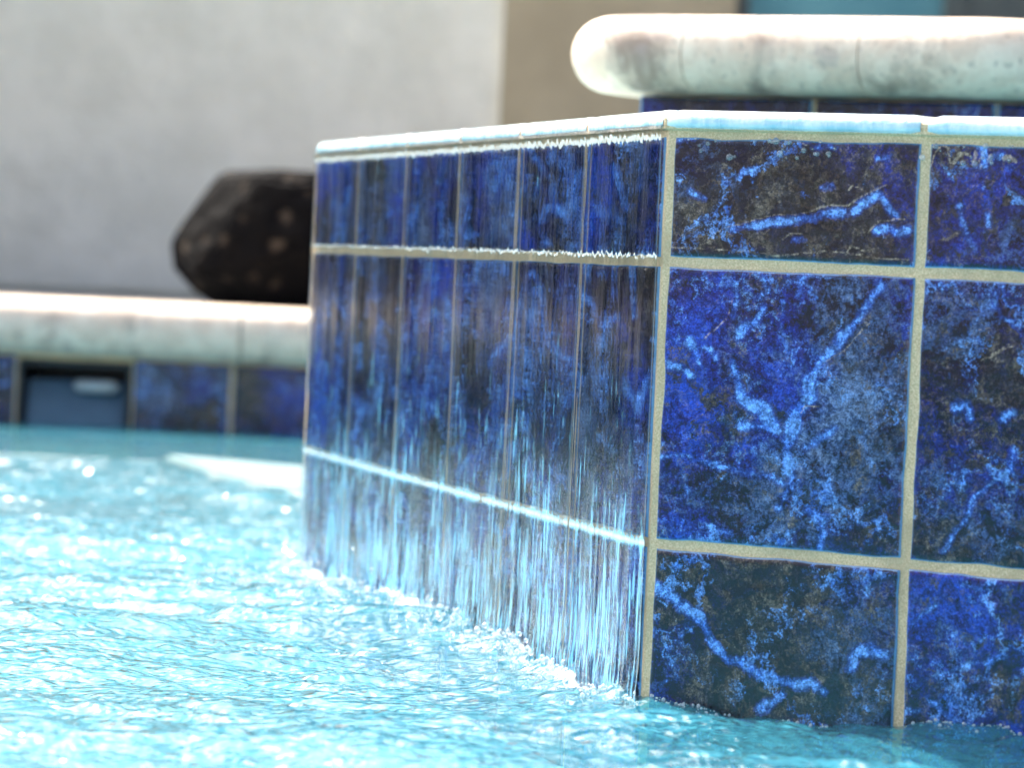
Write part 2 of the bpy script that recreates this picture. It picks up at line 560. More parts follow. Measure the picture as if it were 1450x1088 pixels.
# shallow ledge under the water and the step beside the spa
def prism(name, pts, z0, z1, m, bev=0.006):
    bm = bmesh.new()
    f = bm.faces.new([bm.verts.new((x, y, z0)) for x, y in pts])
    r = bmesh.ops.extrude_face_region(bm, geom=[f])
    for v in r['geom']:
        if isinstance(v, bmesh.types.BMVert):
            v.co.z = z1
    bmesh.ops.recalc_face_normals(bm, faces=bm.faces[:])
    if bev:
        bmesh.ops.bevel(bm, geom=[e for e in bm.edges if all(v.co.z > z1 - 1e-5 for v in e.verts)], offset=bev, segments=2, affect='EDGES')
    me = bpy.data.meshes.new(name); bm.to_mesh(me); bm.free()
    me.materials.append(m)
    return me


tag(link('shallow_ledge', prism('shallow_ledge', [(-3.0, -2.2), (2.6, -2.2), (2.6, 4.44), (-3.0, 4.44)], FLOOR_Z + .004, LEDGE_Z, M['plaster'])), kind='structure')
st = prism('pool_step', [(-.393, 4.57), (-.200, 3.87), (.17, 3.78), (.30, 3.98), (.10, 4.22)], LEDGE_Z - .02, 0.006, M['plaster_wet'], 0.004)
st.materials.append(M['step_edge'])
for p in st.polygons:
    p.material_index = 0 if p.normal.z > .9 else 1  # darker grey-green sides paint in the shade of the riser
tag(link('pool_step', st), kind='structure')

lip = prism('ledge_lip', [(-3.0, 4.405), (-.385, 4.405), (-.385, 4.445), (-3.0, 4.445)], LEDGE_Z - .02, 0.0045, M['plaster_wet'], 0.002)
tag(link('ledge_lip', lip), kind='structure')

# ------------------------------------------------------------------ water surface of the pool
def nonuniform(a0, a1, b0, b1, fine, n0, n1):
    lo = a0 - np.geomspace(fine, a0 - b0 + fine, n0)[1:] + fine
    hi = a1 + np.geomspace(fine, b1 - a1 + fine, n1)[1:] - fine
    return np.concatenate([lo[::-1], np.arange(a0, a1, fine), [a1], hi])


xs = nonuniform(-0.95, 0.62, PX0 + .004, PX1 - .004, 0.0045, 60, 50)
xs = np.concatenate([xs[xs < -3.0], np.arange(-3.0, -0.953, 0.011), xs[xs > -0.951]])
ys1 = np.arange(1.45, 3.3, 0.0046)
ys2 = np.arange(3.3, WALL_Y - .004, 0.0065)
ys = np.concatenate([1.45 - np.geomspace(.0042, 1.45 - PY0 - .004, 60)[::-1], ys1, ys2, [WALL_Y - .003]])
X, Y = np.meshgrid(xs, ys, indexing='ij')
A0, A1 = OCT[0], OCT[1]
d0 = face_dir(0); n0 = np.array([d0[1], -d0[0]])
tt = np.clip(((X - A0[0]) * d0[0] + (Y - A0[1]) * d0[1]), 0, SIDE)
q = np.hypot(X - A0[0] - d0[0] * tt, Y - A0[1] - d0[1] * tt)      # distance from the spilling edge
h = np.zeros_like(X)
wg = np.random.default_rng(5)
near = np.clip((4.50 - Y) / 0.12, 0.10, 1.0)
for i in range(90):
    lam = 0.011 * (0.26 / 0.011) ** (wg.random() ** 1.3)
    th = wg.normal(0.2, 0.5) + (math.pi if wg.random() < .5 else 0)
    kx, ky = math.sin(th) * 2 * math.pi / lam, math.cos(th) * 2 * math.pi / lam
    amp = 0.0039 * lam * (0.6 + .8 * wg.random()) * (0.10 / lam) ** .45
    env = 0.35 + 1.3 * vnoise(X / (lam * 7) + i * 13.7, Y / (lam * 7) + i * 7.1, i, 1)
    w2 = 4 * (vnoise(X / (lam * 3) + i * 3.7, Y / (lam * 3) + i * 9.1, 200 + i, 2) - .5)
    h += amp * env * np.sin(kx * X + ky * Y + wg.random() * 6.28 + w2)
for lam, am, th in ((.46, .0024, .3), (.62, .0030, -.5), (.33, .0016, .9)):
    h += am * np.sin(2 * math.pi / lam * (X * math.sin(th) + Y * math.cos(th)) + 5 * vnoise(X * 1.7 + lam * 9, Y * 1.7, 300, 2))
wob = vnoise(X * 5, Y * 5, 401, 3) * 0.16
for lam, am, dec in ((0.040, 0.0004, .5), (0.024, 0.0003, .4), (0.11, 0.0006, .8)):
    h += am * np.exp(-q / dec) * np.sin(2 * math.pi * (q + wob) / lam)
h += (vnoise(X * 70, Y * 70, 77, 3) - .5) * 0.008 * np.exp(-q / 0.05)
h += 0.0025 * np.exp(-(q / 0.022) ** 2)
# swirl
sx, sy = -0.11, 2.36
qq = np.hypot(X - sx, (Y - sy) * 0.8)
h -= 0.010 * np.exp(-(qq / 0.15) ** 2)
h += 0.0004 * np.exp(-qq / 0.35) * np.sin(2 * math.pi * (qq + wob * .5) / 0.034)
cell = np.maximum(np.gradient(xs)[:, None] / .03, np.gradient(ys)[None, :] / .03)
h *= near / np.maximum(1, cell ** 1.5)
inside = np.ones_like(X, bool)
for k in range(8):
    d = face_dir(k); n = np.array([d[1], -d[0]])
    inside &= ((X - OCT[k][0]) * n[0] + (Y - OCT[k][1]) * n[1]) < -0.012
V = np.stack([X, Y, h], -1).reshape(-1, 3)
F = grid_faces(len(xs), len(ys))
F = F[~inside.ravel()[F].all(1)]
used = np.zeros(len(V), bool); used[F.ravel()] = True
remap = np.cumsum(used) - 1
along = tt / SIDE
fr_w = 0.014 + 0.026 * np.exp(-((tt - .30) / .30) ** 2)
froth = np.clip(1.15 * np.exp(-(q / fr_w) ** 1.3) * (0.05 + 1.35 * vnoise(X * 34, Y * 34, 91, 4)), 0, 1)
wo_ = link('pool_water', mesh('pool_water', V[used], remap[F], M['water'], True, dict(froth=froth.ravel()[used])))
tag(wo_, kind='structure')

# ------------------------------------------------------------------ the spa
spa = empty('spa', (*CEN, LEDGE_Z))
tag(spa, 'raised octagonal spa clad in marbled blue square tiles with water spilling over one face', 'spa')
# shell: grout-faced ring with a basin
prof = [(-0.0016, -0.30), (-0.0016, RIM_Z0 + 0.001), (0.0014, RIM_Z0 + 0.002), (0.0014, RIM_Z1 - 0.005), (-0.003, RIM_Z1 - 0.0012), (-0.075, RIM_Z1 - 0.0022), (-0.085, RIM_Z1 - 0.012), (-0.085, -0.28), (-APO * .999, -0.28)]
vs = []
for off, z in prof:
    vs += oct_ring(off, z)
fs = []
for i in range(len(prof) - 1):
    for k in range(8):
        a, b = i * 8 + k, i * 8 + (k + 1) % 8
        fs.append((a, b, b + 8, a + 8))
link('grout_bed', mesh('grout_bed', np.array(vs) - np.array([*CEN, LEDGE_Z]), fs, M['grout']), spa, (*CEN, LEDGE_Z))


def seg_dist(P, pts, w0, w1):
    """distance to a polyline minus its local half width"""
    best = np.full(P.shape[:-1], 9.0)
    n = len(pts) - 1
    for i in range(n):
        a = np.array(pts[i]); b = np.array(pts[i + 1]); ab = b - a
        t = np.clip(((P - a) @ ab) / max(ab @ ab, 1e-12), 0, 1)
        dd = np.hypot(*np.moveaxis(P - a - t[..., None] * ab, -1, 0))
        w = (w0 + (w1 - w0) * (i + t) / n) / 2
        best = np.minimum(best, dd - w)
    return best


def random_strokes(g, w, hh):
    out = []
    for i in range(g.integers(0, 3)):
        p = np.array([g.random() * w, g.random() * hh]); a = g.random() * 6.28
        pts = [tuple(p)]
        for j in range(g.integers(3, 8)):
            a += g.normal(0, .5)
            p = p + np.array([math.cos(a), math.sin(a)]) * g.uniform(.008, .02)
            pts.append(tuple(p))
        ww = g.uniform(.0015, .007)
        out.append(('v', ww, ww * g.uniform(.2, 1.1), pts))
    for i in range(g.integers(0, 2)):
        p = np.array([g.random() * w, g.random() * hh]); a = g.random() * 6.28
        pts = [tuple(p)]
        for j in range(g.integers(4, 9)):
            a += g.normal(0, .6)
            p = p + np.array([math.cos(a), math.sin(a)]) * .012
            pts.append(tuple(p))
        out.append(('c', .0005, .0006, pts))
    return out


def random_tones(g, w, hh):
    return [(g.choice(['cob', 'cob', 'brn', 'gry']), g.random() * w, g.random() * hh, g.uniform(.02, .06), g.uniform(.4, 1)) for _ in range(g.integers(3, 6))]


def tile_mesh(w, hh, n, strokes, tones, th=0.008, r=0.0026):
    def axis(L):
        e = np.array([0, .0004, .0011, .0019, r])
        k = max(2, int(n * L / .15))
        return np.concatenate([e, np.linspace(r, L - r, k + 1)[1:-1], (L - e)[::-1]])
    us, zs = axis(w), axis(hh)
    U, Z = np.meshgrid(us, zs, indexing='ij')
    # wavering hand pressed edge
    de = np.minimum(np.minimum(U, w - U), np.minimum(Z, hh - Z))
    c = np.clip(de, 0, r)
    nn = -r * 0.62 * (1 - np.sqrt(np.clip(1 - ((r - c) / r) ** 2, 0, 1)))
    P = np.stack([U, Z], -1)
    P = P + 0.0035 * (np.stack([vnoise(U * 90, Z * 90, 31, 2), vnoise(U * 90, Z * 90, 32, 2)], -1) - .5)
    sd = len(strokes) * 3.7 + w * 900 + (tones[0][1] * 700 if tones else 0)
    Ug = U + .0009 * (vnoise(U * 9 + sd, Z * 48 + sd, 41, 2) - .5) * 1.6
    Zg = Z + .0009 * (vnoise(U * 48 + sd, Z * 9 + sd, 42, 2) - .5) * 1.6
    vein = np.zeros_like(U); cream = np.zeros_like(U)
    for k, w0, w1, pts in strokes:
        if k == 'v':
            vein = np.maximum(vein, 1 - seg_dist(P, pts, w0, w1) / .012)
        else:
            cream = np.maximum(cream, 1 - seg_dist(P, pts, w0, w1) / .0016)
    T = {k: np.zeros_like(U) for k in ('cob', 'brn', 'gry')}
    T['bloom'] = np.zeros_like(U)
    for k, a, b, rad, s in tones:
        if k == 'bloom':
            T[k] += s
            continue
        T[k] += s * np.exp(-((U - a) ** 2 + (Z - b) ** 2) / rad ** 2)
    edge = np.clip(1 - de / 0.0022, 0, 1)
    nu, nz = U.shape
    V = np.stack([Ug - w / 2, -nn, Zg - hh / 2], -1).reshape(-1, 3)      # outward is -y
    F = grid_faces(nu, nz)
    # skirt
    idx = np.arange(nu * nz).reshape(nu, nz)
    loop = np.concatenate([idx[:-1, 0], idx[-1, :-1], idx[::-1, -1][:-1], idx[0, ::-1][:-1]])
    back = V[loop] + np.array([0, th, 0])
    b0 = len(V)
    m = len(loop)
    j = np.arange(m); jn = (j + 1) % m
    S = np.stack([loop[j], b0 + j, b0 + jn, loop[jn]], 1)
    V = np.concatenate([V, back])
    pad = lambda a, v=0.0: np.concatenate([np.clip(a, 0, 3).ravel(), np.full(m, v)])
    return mesh('tile', V, np.concatenate([F, S]), M['tile'], True,
                dict(vein=pad(vein), cream=pad(cream), edge=pad(edge, 1.0), **{k: pad(t) for k, t in T.items()}))


STROKES = {
    (0, 1): [
        ('v',0.0026,0.0041,[(0.0445,0.0193),(0.0556,0.0222),(0.065,0.0234),(0.0762,0.0237),(0.0853,0.0265),(0.0964,0.0277),(0.1036,0.0305),(0.1109,0.0307)]),
        ('v',0.0031,0.0043,[(0.1182,0.0309),(0.127,0.0378),(0.1323,0.0413),(0.1361,0.0381),(0.1419,0.0309)]),
        ('v',0.0037,0.0037,[(0.1315,0.0215),(0.1369,0.0233),(0.1424,0.021),(0.1496,0.0221)]),
        ('v',0.0023,0.0017,[(0.0823,0.0139),(0.0878,0.015)]),
        ('v',0.0017,0.0014,[(0.1313,0.0594),(0.1367,0.0603)]),
        ('v',0.0017,0.0014,[(0.0983,0.0436),(0.1047,0.0446)]),
        ('v',0.0020,0.0014,[(0.0485,0.0514),(0.0559,0.0524)]),
        ('v',0.0020,0.0012,[(0.0169,0.0378),(0.0246,0.0364)]),
        ('v',0.0017,0.0020,[(0.0057,0.068),(0.0133,0.0685),(0.0191,0.068)]),
        ('v',0.0023,0.0014,[(0.0944,0.0651),(0.0979,0.0682),(0.1044,0.067)]),
        ('c',0.0005,0.0007,[(0.0222,0.0084),(0.0333,0.0164),(0.0462,0.0219),(0.0629,0.0275),(0.0778,0.0276),(0.0925,0.0309),(0.1034,0.0346),(0.1144,0.0341),(0.125,0.0411),(0.1375,0.0456)]),
        ('c',0.0005,0.0005,[(0.005,0.0078),(0.0299,0.0078),(0.0602,0.0073),(0.0715,0.0065),(0.09,0.0075),(0.1046,0.0106),(0.1157,0.0093),(0.1268,0.0073),(0.1521,0.0079)]),
        ('c',0.0007,0.0007,[(0.0636,0.0668),(0.07,0.0695),(0.0793,0.0694),(0.0869,0.0666)]),
        ('c',0.0005,0.0005,[(0.0748,0.0137),(0.0802,0.0172),(0.0877,0.0175)]),
        ('c',0.0009,0.0007,[(0.1139,0.0093),(0.1165,0.0127),(0.123,0.0104)]),
        ('c',0.0007,0.0007,[(0.114,0.0424),(0.1174,0.0466),(0.1221,0.0435)]),
        ('c',0.0005,0.0005,[(0.1261,0.0196),(0.133,0.0273),(0.1474,0.0286),(0.1513,0.0238)]),
    ],
    (0, 2): [
        ('v',0.0031,0.0084,[(0.1348,0.1511),(0.1281,0.1409),(0.1197,0.1273),(0.1075,0.1134),(0.0989,0.103),(0.0937,0.096),(0.0961,0.0862),(0.0891,0.0774),(0.0861,0.0639)]),
        ('v',0.0052,0.0035,[(0.0221,0.1142),(0.0252,0.1093),(0.0285,0.101)]),
        ('v',0.0026,0.0026,[(0.028,0.1111),(0.0347,0.1098),(0.0387,0.1058)]),
        ('v',0.0020,0.0026,[(0.0065,0.1007),(0.0162,0.0978),(0.0241,0.094)]),
        ('v',0.0031,0.0037,[(0.0655,0.1348),(0.0621,0.1296),(0.0557,0.1243),(0.0522,0.1191)]),
        ('v',0.0020,0.0023,[(0.046,0.1474),(0.0494,0.1374),(0.0461,0.1272)]),
        ('v',0.0031,0.0031,[(0.0638,0.1498),(0.0669,0.1449),(0.0633,0.1414)]),
        ('v',0.0026,0.0029,[(0.088,0.1508),(0.0857,0.1424)]),
        ('v',0.0029,0.0029,[(0.0775,0.1378),(0.0776,0.1362)]),
        ('v',0.0035,0.0087,[(0.0493,0.1038),(0.0508,0.0937),(0.054,0.0855),(0.0646,0.081),(0.0727,0.0698)]),
        ('c',0.0007,0.0007,[(0.0919,0.0776),(0.0944,0.0819),(0.1018,0.0823)]),
        ('c',0.0005,0.0005,[(0.0306,0.1163),(0.0433,0.1271),(0.0466,0.1373)]),
        ('c',0.0005,0.0005,[(0.1007,0.1031),(0.1149,0.1138),(0.1288,0.1277)]),
        ('v',0.0051,0.0021,[(0.0845,0.0719),(0.086,0.0616),(0.0845,0.0528),(0.0889,0.0426),(0.0838,0.0301),(0.0802,0.0247)]),
        ('v',0.0008,0.0015,[(0.0059,0.0496),(0.0199,0.0496),(0.0359,0.0471),(0.0498,0.0453),(0.0657,0.042),(0.0754,0.0418),(0.0892,0.0375)]),
        ('v',0.0039,0.0036,[(0.0985,0.0251),(0.1093,0.0215),(0.1078,0.0128),(0.1064,0.004)]),
        ('v',0.0036,0.0045,[(0.0564,0.0685),(0.0682,0.0683),(0.076,0.0679)]),
        ('v',0.0015,0.0018,[(0.0378,0.0112),(0.0517,0.0087)]),
        ('v',0.0021,0.0030,[(0.0958,0.0587),(0.1068,0.068),(0.1124,0.0701)]),
    ],
    (1, 1): [
        ('v',0.0017,0.0014,[(0.0217,0.0362),(0.024,0.0265),(0.0281,0.0168),(0.0318,0.0137)]),
        ('v',0.0014,0.0017,[(0.0378,0.0334),(0.0391,0.0254)]),
        ('v',0.0031,0.0020,[(0.0334,0.0674),(0.0347,0.0593)]),
        ('v',0.0020,0.0017,[(0.0397,0.0635),(0.045,0.0645)]),
        ('c',0.0009,0.0009,[(0.0027,0.0585),(0.0051,0.0651),(0.0094,0.0681),(0.014,0.0653),(0.0161,0.0588)]),
        ('c',0.002,0.0017,[(0.0179,0.0589),(0.0203,0.063),(0.0257,0.0624)]),
        ('c',0.002,0.002,[(0.0459,0.0637),(0.0485,0.0645),(0.0521,0.0622)]),
        ('c',0.0007,0.0007,[(0.0277,0.0575),(0.0299,0.0657),(0.033,0.0577)]),
    ],
    (1, 2): [
        ('v',0.0031,0.0020,[(0.0487,0.1508),(0.0456,0.1441),(0.0495,0.1362),(0.0584,0.1334)]),
        ('v',0.0043,0.0029,[(0.0257,0.0861),(0.0309,0.0872),(0.0348,0.0801)]),
        ('v',0.0035,0.0035,[(0.0541,0.0829),(0.0592,0.0864)]),
        ('c',0.0007,0.0007,[(0.0359,0.1274),(0.0428,0.1294)]),
        ('c',0.0005,0.0005,[(0.0385,0.1113),(0.0488,0.1167),(0.0538,0.1218)]),
        ('c',0.0007,0.0007,[(0.0454,0.1133),(0.0461,0.1165),(0.0556,0.1203)]),
        ('v',0.0024,0.0027,[(0.0595,0.0645),(0.0583,0.0544),(0.0477,0.0469),(0.0372,0.0377),(0.0342,0.024),(0.0254,0.0165),(0.0221,0.0095)]),
        ('v',0.0021,0.0015,[(0.0451,0.0281),(0.0474,0.0351)]),
    ],
    (0, 3): [
        ('v',0.0054,0.0030,[(0.0036,0.1361),(0.0182,0.1266),(0.0325,0.119),(0.043,0.1075),(0.0534,0.097),(0.0632,0.097),(0.0734,0.0901),(0.0851,0.0885),(0.0949,0.0868),(0.1064,0.0887),(0.1143,0.0843)]),
        ('v',0.0036,0.0045,[(0.1288,0.0977),(0.1312,0.1065),(0.1396,0.1099),(0.1472,0.1079)]),
        ('v',0.0045,0.0033,[(0.0743,0.0718),(0.0838,0.0762),(0.0895,0.0802)]),
        ('v',0.0024,0.0021,[(0.0127,0.0784),(0.0166,0.0805)]),
    ],
    (1, 3): [
        ('v',0.0018,0.0015,[(0.0044,0.0784),(0.0137,0.079)]),
        ('v',0.0033,0.0033,[(0.019,0.0849),(0.0247,0.0829),(0.0325,0.076),(0.0436,0.0737),(0.0528,0.0737)]),
        ('v',0.0027,0.0027,[(0.0302,0.0843),(0.0324,0.0777)]),
        ('v',0.0018,0.0010,[(0.0221,0.0972),(0.031,0.1031),(0.0454,0.1095),(0.0617,0.1126)]),
        ('v',0.0018,0.0018,[(0.0359,0.1494),(0.0452,0.1476)]),
        ('v',0.0012,0.0009,[(0.0057,0.1248),(0.0218,0.138)]),
    ],
}
TONES = {
    (0, 1): [('gry', .02, .035, .03, .9), ('brn', .10, .04, .05, .9), ('brn', .03, .01, .03, 1.), ('brn', .09, .008, .05, .9), ('cob', .125, .05, .03, .5), ('gry', .07, .055, .02, .7), ('cob', .05, .04, .02, .4)],
    (0, 2): [('cob', .04, .12, .06, .75), ('cob', .06, .06, .05, .5), ('gry', .12, .09, .045, 1.), ('gry', .10, .045, .045, .9), ('brn', .14, .075, .02, .6), ('cob', .03, .03, .05, .45), ('gry', .05, .02, .03, .6), ('brn', .125, .012, .03, .5), ('cob', .01, .1, .05, .6)],
    (0, 3): [('brn', .05, .135, .05, .9), ('brn', .09, .10, .05, .7), ('gry', .10, .09, .05, 1.), ('gry', .12, .12, .04, .8), ('cob', .02, .09, .03, .5), ('brn', .04, .085, .03, .6), ('gry', .02, .10, .02, .6), ('brn', .07, .075, .03, .6)],
    (1, 1): [('cob', .03, .055, .03, .5), ('gry', .05, .02, .03, .9), ('brn', .02, .03, .03, .5), ('cob', .09, .03, .05, .5), ('gry', .12, .03, .04, .7)],
    (1, 2): [('gry', .02, .13, .03, 1.), ('brn', .045, .11, .035, .9), ('cob', .02, .06, .035, .9), ('brn', .05, .05, .03, .8), ('gry', .05, .02, .03, .9), ('brn', .02, .015, .03, .6), ('cob', .11, .08, .05, .6)],
    (1, 3): [('cob', .04, .13, .06, .8), ('cob', .08, .11, .06, .6), ('gry', .05, .10, .03, .8), ('bloom', 0, 0, 1, .3), ('brn', .05, .085, .03, .6), ('cob', .02, .10, .04, .8)],
}
blank = {}


def lay_tiles(k, cols, seed, hero, n, rows=(1, 2, 3), rev=False):
    d = face_dir(k); nrm = np.array([d[1], -d[0]]); ang = TH0 + k * math.pi / 4
    for c in range(*cols):
        for row in rows:
            z0, z1 = ROWS[row]
            u0, u1 = c * TP + JV / 2, (c + 1) * TP - JV / 2
            if c == 0: u0 += 0.0022
            if c == 5: u1 -= 0.0022
            w, hh = u1 - u0, z1 - z0 - JV
            g = np.random.default_rng(seed * 100 + c * 10 + row)
            if n is None:
                key = (round(w, 4), round(hh, 4))
                if key not in blank:
                    blank[key] = tile_mesh(w, hh, 2, [], [])
                me = blank[key]
            else:
                st = STROKES.get((c, row)) if hero else None
                tn = TONES.get((c, row)) if hero else None
                if tn is not None:
                    tn = tn + [('bloom', 0, 0, 1, .30)]
                if st is not None:
                    st = [(a, b_, c_, [(p - (u0 - c * TP), q_ - JV / 2) for p, q_ in pts]) for a, b_, c_, pts in st]
                me = tile_mesh(w, hh, n, st if st is not None else random_strokes(g, w, hh) + (random_strokes(g, w, hh) + random_strokes(g, w, hh) if k == 0 else []), tn if tn is not None else random_tones(g, w, hh) + ([(q_, g.random() * w, g.random() * hh, g.uniform(.02, .05), 1.1) for q_ in ('cob', 'brn', 'cob', 'gry', 'cob')] + [('bloom', 0, 0, 1, 1.15)] if k == 0 else []))
            um = (u0 + u1) / 2
            p = OCT[k] + d * um + nrm * g.normal(0, .00015)
            o = link('tile', me, spa, (p[0], p[1], (z0 + z1) / 2), ang + g.normal(0, .0012))


lay_tiles(1, (0, 2), 1, True, 110)          # front right face
lay_tiles(1, (2, 6), 1, False, 40)
lay_tiles(0, (0, 6), 2, False, 56)          # spilling face
lay_tiles(2, (0, 6), 4, False, None)        # the next face on the right, past the picture's edge
lay_tiles(7, (0, 6), 3, False, None)        # the face turned away behind it


def rim(k, c, seed):
    """one bull-nosed trim piece on the rim"""
    d = face_dir(k); nrm = np.array([d[1], -d[0]]); ang = TH0 + k * math.pi / 4
    g = np.random.default_rng(seed)
    u0, u1 = c * TP + .0022, (c + 1) * TP - .0022
    if c == 0: u0 -= .0010
    if c == 5: u1 += .0010
    z0 = RIM_Z0 + .0022; t = RIM_Z1 - z0
    pr = [(-.002, z0), (.0012, z0), (.0026, z0 + .0012)]
    for a in np.linspace(-.2, 1.45, 8):
        pr.append((-.0042 + .0078 * math.cos(a), z0 + t - .0074 + .0074 * math.sin(a)))
    pr += [(-.035, RIM_Z1 + .0002), (-.072, RIM_Z1)]
    nu = 26
    us = np.linspace(u0, u1, nu)
    V, n = [], len(pr)
    for i, u in enumerate(us):
        e = min(u - u0, u1 - u)
        sh = -.0016 * max(0, 1 - e / .003)
        wv = .0005 * (vnoise(np.array([u * 70 + seed * 9.1]), np.array([k * 3.3]), 9, 2)[0] - .5)
        # mitre at the corners of the octagon
        for (o, z) in pr:
            uu = u
            if u - 0 < 0.05: uu = max(u, -o * math.tan(math.pi / 8) + .0016) if o < 0 else u
            if SIDE - u < 0.05: uu = min(u, SIDE + o * math.tan(math.pi / 8) - .0016) if o < 0 else u
            V.append((uu - (u0 + u1) / 2, -(o + sh * (1 if o > -.004 else 0) + wv), z - z0 + (sh if z > RIM_Z1 - .003 else 0)))
    F = grid_faces(nu, n)[:, ::-1]
    me = mesh('rim_tile', V, F, M['trim'], True)
    p = OCT[k] + d * (u0 + u1) / 2
    o = link('rim_tile', me, spa, (p[0], p[1], z0), ang)
    return o


for k in (7, 0, 1, 2):
    for c in range(6):
        rim(k, c, k * 10 + c)
# spa water brimming inside
tag(link('spa_water', mesh('spa_water', oct_ring(-0.079, RIM_Z1 + .0011), [tuple(range(8))], M['water'])), kind='structure')

# ------------------------------------------------------------------ running water over the left face
uu = np.arange(-0.001, SIDE + .002, 0.0011)
path = [(.0005, RIM_Z0 + .0045), (.0036, RIM_Z0 + .0035), (.0044, RIM_Z0 + .0015), (.0036, RIM_Z0 - .003)]
nz = 220
zz = np.linspace(RIM_Z0 - .006, -.012, nz)
pn = np.array([p[0] for p in path] + [0.0] * nz); pz = np.array([p[1] for p in path] + list(zz))
Uf, Zf = np.meshgrid(uu, pz, indexing='ij')
drop = np.clip((RIM_Z0 - Zf) / RIM_Z0, 0, 1)
rip = (vnoise(Uf * 95 + .6 * vnoise(Uf * 30, Zf * 1.6, 1, 1), Zf * 1.1, 51, 2) - .5) * 0.0019
rip += (vnoise(Uf * 210, Zf * 2.2, 52, 2) - .5) * 0.0007
rip += (vnoise(Uf * 38, Zf * .9 + 4, 53, 1) - .5) * 0.0022
body = 0.0030 + rip * (0.45 + 0.55 * np.clip(drop * 2.2, 0, 1))
body += 0.0022 * np.exp(-((Zf - 0.004) / .012) ** 2) * vnoise(Uf * 200, Zf * 100, 55, 2)
fade = np.ones_like(Uf)
on_face = (np.arange(len(pz)) >= len(path))[None, :]
mt = np.tan(math.pi / 8)
N = np.where(on_face, np.maximum(body, .0003), pn[None, :] + np.where(pn[None, :] > -.03, rip * .35, rip * .12))
uc = np.where(N < 0, np.clip(Uf, -N * mt, SIDE + N * mt), np.clip(Uf, 0, SIDE))
Zw = Zf + np.where(on_face, 0, np.where(pn[None, :] < -.006, rip * .25, 0))
Vx = OCT[0][0] + d0[0] * uc + n0[0] * N
Vy = OCT[0][1] + d0[1] * uc + n0[1] * N
V = np.stack([Vx, Vy, Zw], -1).reshape(-1, 3)
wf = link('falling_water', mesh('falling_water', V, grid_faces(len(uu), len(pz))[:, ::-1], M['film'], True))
tag(wf, kind='structure')

# ------------------------------------------------------------------ foam and drops
def ball_cloud(name, pts, rad, m, sub=1):
    bm = bmesh.new(); bmesh.ops.create_icosphere(bm, subdivisions=sub, radius=1)
    bv = np.array([v.co[:] for v in bm.verts]); bf = np.array([[v.index for v in f.verts] for f in bm.faces]); bm.free()
    V = (bv[None] * rad[:, None, None] + pts[:, None, :]).reshape(-1, 3)
    F = (bf[None] + (np.arange(len(pts)) * len(bv))[:, None, None]).reshape(-1, 3)
    return mesh(name, V, F, m, True)


def wz(x, y):
    i = np.clip(np.searchsorted(xs, x), 0, len(xs) - 1); j = np.clip(np.searchsorted(ys, y), 0, len(ys) - 1)
    return h[i, j]


fg = np.random.default_rng(21)
NB = 1900
u = SIDE * fg.random(NB) ** 1.15
wid = 0.013 + 0.040 * (1 - u / SIDE) ** .7 * np.exp(-((u - .22) / .30) ** 2) * 1.5
clump = vnoise(u * 45, u * 0 + 3, 61, 3)
off = np.abs(fg.normal(0, 1, NB)) * wid * (0.4 + 1.1 * clump) + .002
keep = (vnoise(u * 60, off * 90, 62, 3) > .44) & (u > .015)
u, off = u[keep], off[keep]
x = OCT[0][0] + d0[0] * u + n0[0] * off; y = OCT[0][1] + d0[1] * u + n0[1] * off
rad = 0.0004 + 0.0021 * fg.random(len(u)) ** 3.6 + .0008 * (1 - u / SIDE) * fg.random(len(u))
pile = 0.006 * np.exp(-off / .014) * fg.random(len(u)) * (1.3 - u / SIDE)
pts = np.stack([x, y, wz(x, y) + rad * .25 + pile], -1)
tag(link('foam', ball_cloud('foam', pts, rad, M['foam'])), 'white foam bubbling along the foot of the spilling tile face', 'foam', kind='stuff')

d1 = face_dir(1); n1 = np.array([d1[1], -d1[0]])
NB = 700
u = fg.random(NB) * .62 + .005
off = .0012 + np.abs(fg.normal(0, .006, NB))
keep = vnoise(u * 38, u * 0 + 8, 63, 3) > .54
u, off = u[keep], off[keep]
x = OCT[1][0] + d1[0] * u + n1[0] * off; y = OCT[1][1] + d1[1] * u + n1[1] * off
rad = .0003 + .0011 * fg.random(len(u)) ** 2.5
pts = np.stack([x, y, wz(x, y) + rad * .2], -1)
tag(link('bubbles', ball_cloud('bubbles', pts, rad, M['foam'])), 'thin line of bubbles floating against the dry front tile face', 'bubbles', kind='stuff')

NR = 150
u = fg.random(NR) * .50 + .006
zd = RIM_Z0 - .003 - .010 * fg.random(NR) ** 1.5
keep = vnoise(u * 30, u * 0 + 2, 64, 2) > .42
u, zd = u[keep], zd[keep]
rad = .0006 + .0017 * fg.random(len(u)) ** 2
pts = np.stack([OCT[1][0] + d1[0] * u + n1[0] * .0002, OCT[1][1] + d1[1] * u + n1[1] * .0002, zd], -1)
tag(link('water_beads', ball_cloud('water_beads', pts, rad, M['drop'], 2)), 'clear water beads clinging to the top tiles just under the rim', 'beads', kind='stuff')
ND = 70
u = SIDE * fg.random(ND); off = .01 + np.abs(fg.normal(0, .09, ND))
x = OCT[0][0] + d0[0] * u + n0[0] * off; y = OCT[0][1] + d0[1] * u + n0[1] * off
rad = .0006 + .0010 * fg.random(ND) ** 2
pts = np.stack([x, y, .008 + .03 * fg.random(ND) ** 2], -1)
tag(link('splash_drops', ball_cloud('splash_drops', pts, rad, M['drop'], 2)), 'clear water drops thrown up over the pool by the spill', 'splash', kind='stuff')

